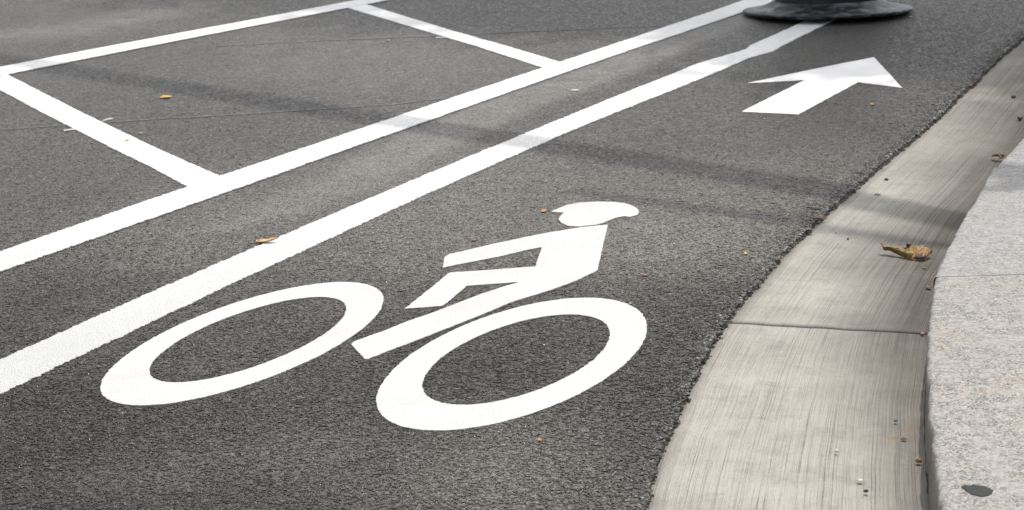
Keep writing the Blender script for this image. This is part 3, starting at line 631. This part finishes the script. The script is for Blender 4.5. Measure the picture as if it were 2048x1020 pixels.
litter(1821, 34, 9, 4, C_TAN, 'leaf_scrap', 'pale tan scrap beside the black flared base', 'leaf scrap', group=GRAV, seed=20)
litter(1150, 181, 18, 4, C_WH, 'paper_scrap', 'flat white scrap between the two long lines', 'scrap', h=.003, group=GRAV, seed=21, teeth=.1)
litter(776, 81, 12, 4, C_TAN, 'paper_scrap', 'pale scrap on the upper faint chalk line', 'scrap', h=.003, group=GRAV, seed=22)
litter(1260, 608, 10, 3, C_TAN, 'leaf_scrap', 'tan sliver above the right painted wheel', 'leaf scrap', z=PT, group=GRAV, seed=23)
litter(1147, 420, 6, 3, C_RUST, 'leaf_scrap', 'rusty speck above the painted rider', 'leaf scrap', group=GRAV, seed=24) if False else None
litter(1164, 356, 7, 3, C_RUST, 'leaf_scrap', 'rusty speck beyond the painted helmet', 'leaf scrap', group=GRAV, seed=25)
litter(818, 294, 8, 4, C_TAN, 'leaf_scrap', 'tan speck on the dusty strip between the long lines', 'leaf scrap', group=GRAV, seed=26)
for k, (x, y, wp, hp, mt, lb) in enumerate([(1368, 790, 9, 6, C_OR, 'orange scrap, highest of those at the near asphalt edge'), (1361, 813, 8, 7, C_YE, 'yellow scrap at the near asphalt edge'), (1336, 864, 9, 6, C_YE, 'yellowish scrap at the asphalt edge below the yellow one'), (1326, 873, 7, 4, C_OR, 'thin orange scrap tucked at the near asphalt edge'), (1321, 892, 7, 6, C_RUST, 'rusty scrap in the near asphalt edge'), (1314, 906, 6, 8, C_TAN, 'pale pinkish scrap in the near asphalt edge'), (1300, 945, 6, 10, C_OR, 'upright orange scrap near the bottom of the asphalt edge'), (1278, 976, 6, 5, C_OR, 'orange scrap on the asphalt near the bottom edge'), (1287, 997, 6, 8, C_RUST, 'rusty scrap lowest at the asphalt edge'), (1601, 463, 7, 4, C_OR, 'orange crumb on the asphalt edge below the black pebble'), (1402, 700, 7, 5, C_OR, 'orange crumb on the asphalt edge below the gutter joint')]):
    litter(x, y, wp, hp, mt, 'leaf_scrap', lb, 'leaf scrap', z=-.006, h=.006, group='leaf scraps caught in the asphalt edge', seed=30+k, ang=k*.7)
litter(1672, 466, 4, 3, C_OR, 'leaf_scrap', 'orange speck on the concrete gutter near the asphalt edge', 'leaf scrap', z=-.013, h=.003, group='leaf scraps in the gutter', seed=45)
litter(1857, 577, 12, 5, C_BRN, 'leaf_scrap', 'dark brown torn scrap at the kerb foot right of the big leaf', 'leaf scrap', z=-.022, h=.010, group='leaf scraps in the gutter', seed=46, ang=.4, teeth=.6)
litter(1845, 668, 9, 5, C_OR, 'leaf_scrap', 'orange scrap at the kerb end of the gutter joint', 'leaf scrap', z=-.022, h=.006, group='leaf scraps in the gutter', seed=47)
litter(1848, 537, 9, 3, C_BRN, 'leaf_scrap', 'thin brown sliver below the big leaf', 'leaf scrap', z=-.022, h=.003, group='leaf scraps in the gutter', seed=48, ang=.4, teeth=.1)
litter(1808, 879, 13, 4, C_BK, 'twig_scrap', 'thin curved black scrap below the rust stain in the gutter', 'twig', z=-.022, h=.003, group='leaf scraps in the gutter', seed=49, ang=.1)
# second folded leaf by the far kerb joint
l2 = empty('fallen_leaf', at(1998, 311, GZ)); tag(l2, 'small folded orange leaf half hidden behind the kerb stone', 'leaf')
M_OL = cm((.50, .22, .11))
shard('blade', [(1981,313,.006),(1984,309.5,.014),(1990,308.3,.018),(1996,307.5,.020),(2000,311,.014),(2003,314.5,.006),(1997,313,.008),(1989,312.5,.008)], M_OL, l2)
shard('blade', [(1998,308,.020),(2005,308,.018),(2012,309,.014),(2008,314,.008),(2003,317,.003),(1996,318,.002),(2000,314.5,.008),(2004,314.5,.010)], cm((.60, .36, .22)), l2)
# curved seed pod beside the lane line
pod = catmull([tuple(at(a, b, z)) for a, b, z in ((514, 480.5, .006), (521, 483, .004), (530, 483, .005), (541, 480.5, .008), (555, 475.5, .012))], 8)
v = []; f = []
for i, p in enumerate(pod):
    s = i/(len(pod)-1); wv = .0085*(1-abs(s-.25)*.75)*(min(1, s*6+.15))*(min(1, (1-s)*5+.2)); d = Vector(pod[min(i+1, len(pod)-1)])-Vector(pod[max(i-1, 0)]); d.normalize(); sd = d.cross(Vector((0, 0, 1))).normalized()
    for j in range(7):
        u = j/6*2-1; v.append((Vector(p)+sd*(-u*wv*1.6)+Vector((0, 0, .004*(u*u)-.002)))[:])
for i in range(len(pod)-1):
    for j in range(6): a = i*7+j; f.append((a, a+1, a+8, a+7))
o = pydata('seed_pod', v, f, cm((.56, .36, .19)), None, True); md = o.modifiers.new('s', 'SOLIDIFY'); md.thickness = .0015
tag(o, 'pale orange curved dry pod touching the lane line at left', 'seed pod')
# pebbles
def pebble(px, py, r, flatn, mat, label, z, name='pebble', group='pebbles on the gutter and its edge', stretch=1.0, ang=0):
    v = IV.copy()
    bm = bmesh.new(); bmesh.ops.create_icosphere(bm, subdivisions=3, radius=1)
    for q in bm.verts:
        d = 1+.28*mn.noise(q.co*1.6+Vector((px, py, 0)))+.12*mn.noise(q.co*4+Vector((py, px, 0))); q.co *= d; q.co.x *= r*stretch; q.co.y *= r; q.co.z *= r*flatn
    o = frombm(name, bm, mat, None, True); o.location = at(px, py, z)+Vector((0, 0, r*flatn*.8)); o.rotation_euler = (0, 0, ang)
    tag(o, label, 'pebble', group)
pebble(1673, 905, .0034, .9, C_WH, 'white pebble high on the near gutter slab', -.017)
pebble(1720, 962, .0050, .35, C_WH, 'flat white chip near the bottom of the gutter slab', -.018)
pebble(1732, 984, .0040, .6, C_BK, 'black pebble below the flat white chip', -.018)
pebble(1837, 925, .0055, .8, cm((.34, .17, .05)), 'brown nut shell by the kerb foot', -.022)
pebble(1791, 843, .0038, .6, cm((.10, .10, .10)), 'dark grey pebble above the rust stain in the gutter', -.020)
pebble(1755, 390, .0070, .5, cm((.40, .38, .35)), 'pale grey flat pebble in the shadow band on the gutter', -.014)
pebble(1773, 361, .0055, .6, C_BK, 'small black pebble beyond the shadow band on the gutter', -.014)
pebble(1696, 479, .0028, .7, C_BK, 'tiny black pebble left of the big leaf', -.014)
pebble(1651, 425.5, .010, .62, cm((.025, .026, .028), .45), 'black stone at the ragged asphalt edge', -.010, 'stone', None, 1.25, .3)
pebble(1632, 421, .010, .45, cm((.035, .033, .03), .8), 'dark asphalt lump beside the black stone', -.004, 'stone', None, 1.3, -.5)
pebble(1618, 417, .006, .5, cm((.035, .033, .03), .8), 'small dark asphalt crumb left of the black stone', -.002, 'stone', None, 1.2, -.2)
pebble(2040, 239, .0085, .7, C_BRN, 'brown pebble in the gutter at the right edge', -.018)
pebble(2027, 196, .007, .7, C_BRN, 'brown pebble farther up the gutter at the right edge', -.018)
tw = catmull([tuple(at(a, b, z)) for a, b, z in ((1625, 436.5, .001), (1634, 435.5, .003), (1643, 436, .002), (1650, 437.5, -.004))], 5)
o = tube('twig', [tuple(q) for q in tw], list(np.linspace(.0026, .0016, len(tw))), cm((.40, .19, .12))); tag(o, 'short reddish brown twig below the black stone', 'twig')
# tar spot on the granite
ts = ats([(1921,971.5),(1930,968.5),(1938,969.5),(1947,968),(1956,970),(1967,970.5),(1977,974),(1986,978.5),(1984,984),(1978,989),(1968,991),(1956,990.5),(1944,987),(1935,982),(1929,977)], KT+.002)
o = sheet('tar_spot', [ts], flat('tar', (.022, .0225, .025), .7, .2, 150, .0006), .0016, .002, z=KT+.0012, seed=81, thick=.0005); tag(o, 'dark grey tar spot on the speckled granite kerb stone', 'stain')

# ------------------------------------------------------------------ unseen mast and trees added outside the frame to cast shade
M_POLE = flat('grey_steel', (.22, .22, .22), .5, .5, 20, .001, .1)
def over(px, py, h):
    g = at(px, py, 0); return g+SD*(h/SD.z)
a = over(-700, 8, 4.4); b = over(2050, 442, 4.4); dv = (b-a).normalized()
foot = b+dv*1.6
sig = empty('shadow_mast', (foot.x, foot.y, KT)); tag(sig, 'unseen grey steel mast added so its arm casts the long shadow band', 'mast')
L0 = Vector(foot)-sig.location
tube('arm', [tuple(L0+dv*(-k*(foot-a).length/12)) for k in range(13)], list(np.linspace(.078, .068, 13)), M_POLE, sig, 20)
tube('pole', [(0, 0, 0), (0, 0, .03), (0, 0, .04), (0, 0, L0.z+.5)], [.26, .26, .16, .12], M_POLE, sig, 24)
def tree(base, h, crowns, label, seed, leaves=900, extra=()):  # added unseen for the shade of its crowns and limb
    r = random.Random(seed); root = empty('shade_tree', base); tag(root, label, 'tree', 'unseen trees added for their shade')
    bark = bpy.data.materials.get('bark') or flat('bark', (.16, .13, .10), .9, .1, 30, .006, .3); bark.name = 'bark'
    B = Vector(base); cen = sum((Vector(c[:3]) for c in crowns), Vector())/len(crowns)-B
    bmv, bmf = [], []
    def limb(pts, rads, n=8):
        s0 = len(bmv)
        for k, (p, rd) in enumerate(zip(pts, rads)):
            d = (pts[min(k+1, len(pts)-1)]-pts[max(k-1, 0)]).normalized(); s = d.cross(Vector((.3, .9, .1))).normalized(); u = s.cross(d)
            for i in range(n): a = 2*math.pi*i/n; bmv.append((p+s*(rd*math.cos(a))+u*(rd*math.sin(a)))[:])
        for k in range(len(pts)-1):
            for i in range(n): a, b = s0+k*n+i, s0+k*n+(i+1) % n; bmf.append((a, b, b+n, a+n))
    fork = Vector((0, 0, h*.45)); limb([Vector((0, 0, -.1)), Vector((0, 0, .15)), Vector((.03, .02, h*.25)), fork], [.24, .17, .15, .12], 12)
    lv = []
    for (cx, cy, cz, cr) in crowns:
        c = Vector((cx, cy, cz))-B; mid = fork.lerp(c, .5)+Vector((r.uniform(-.2, .2), r.uniform(-.2, .2), .25)); limb([fork, mid, c], [.09, .06, .03])
        for q in range(9):
            e = c+Vector((r.gauss(0, 1), r.gauss(0, 1), r.gauss(0, .7))).normalized()*cr*r.uniform(.5, 1); limb([mid.lerp(c, r.uniform(.3, 1)), c.lerp(e, .5), e], [.03, .02, .008], 5)
            for z in range(leaves//9):
                lv.append(e+Vector((r.gauss(0, 1), r.gauss(0, 1), r.gauss(0, .7)))*cr*.30)
    for pts, r0, r1 in extra:
        q = [Vector(p)-B for p in pts]; limb([fork]+q, [r0*1.3]+list(np.linspace(r0, r1, len(q))), 10)
    pydata('trunk', bmv, bmf, bark, root, True)
    v, f = [], []
    for p in lv:
        a = Vector((r.gauss(0, 1), r.gauss(0, 1), r.gauss(0, .5))).normalized(); b = a.cross(Vector((r.gauss(0, 1), r.gauss(0, 1), r.gauss(0, 1)))).normalized(); s = r.uniform(.035, .065)
        k = len(v); v += [(p-a*s)[:], (p+b*s*.7)[:], (p+a*s*1.2)[:], (p-b*s*.7)[:]]; f.append((k, k+1, k+2, k+3))
    lm_ = bpy.data.materials.get('tree_leaves') or flat('tree_leaves', (.09, .12, .035), .6, .3, 5, .001, .3); lm_.name = 'tree_leaves'
    pydata('crown', v, f, lm_, root)
def oc(px, py, h, r): p = over(px, py, h); return (p.x, p.y, p.z, r)
TREES = True
if TREES:
    ROW = [(560, -52), (800, -25), (1000, -2), (1250, 12), (1500, 38), (1680, 62), (1860, 92), (2060, 120)]
    tree((5.6, 13.5, KT), 8, [oc(x, y, 7+.5*(k % 3), .72) for k, (x, y) in enumerate(ROW)]+[oc(x+60, y-85, 7.5+.4*(k % 2), 1.0) for k, (x, y) in enumerate(ROW)]+[oc(x, y-190, 8.2, 1.3) for x, y in ROW[1::2]], 'unseen tree added beyond the black post to shade the far lane', 3, 1300,
         [([over(2000, 475, 5.0), over(1800, 462, 5.0), over(1650, 445, 5.0), over(1450, 425, 5.1), over(1300, 403, 5.2), over(1150, 382, 5.3)], .045, .018)])
    tree((-4.5, 17, 0), 8, [oc(330, -52, 7.5, .75), oc(150, -95, 8, 1.0)], 'unseen tree added across the road to shade the top left', 5, 1000)
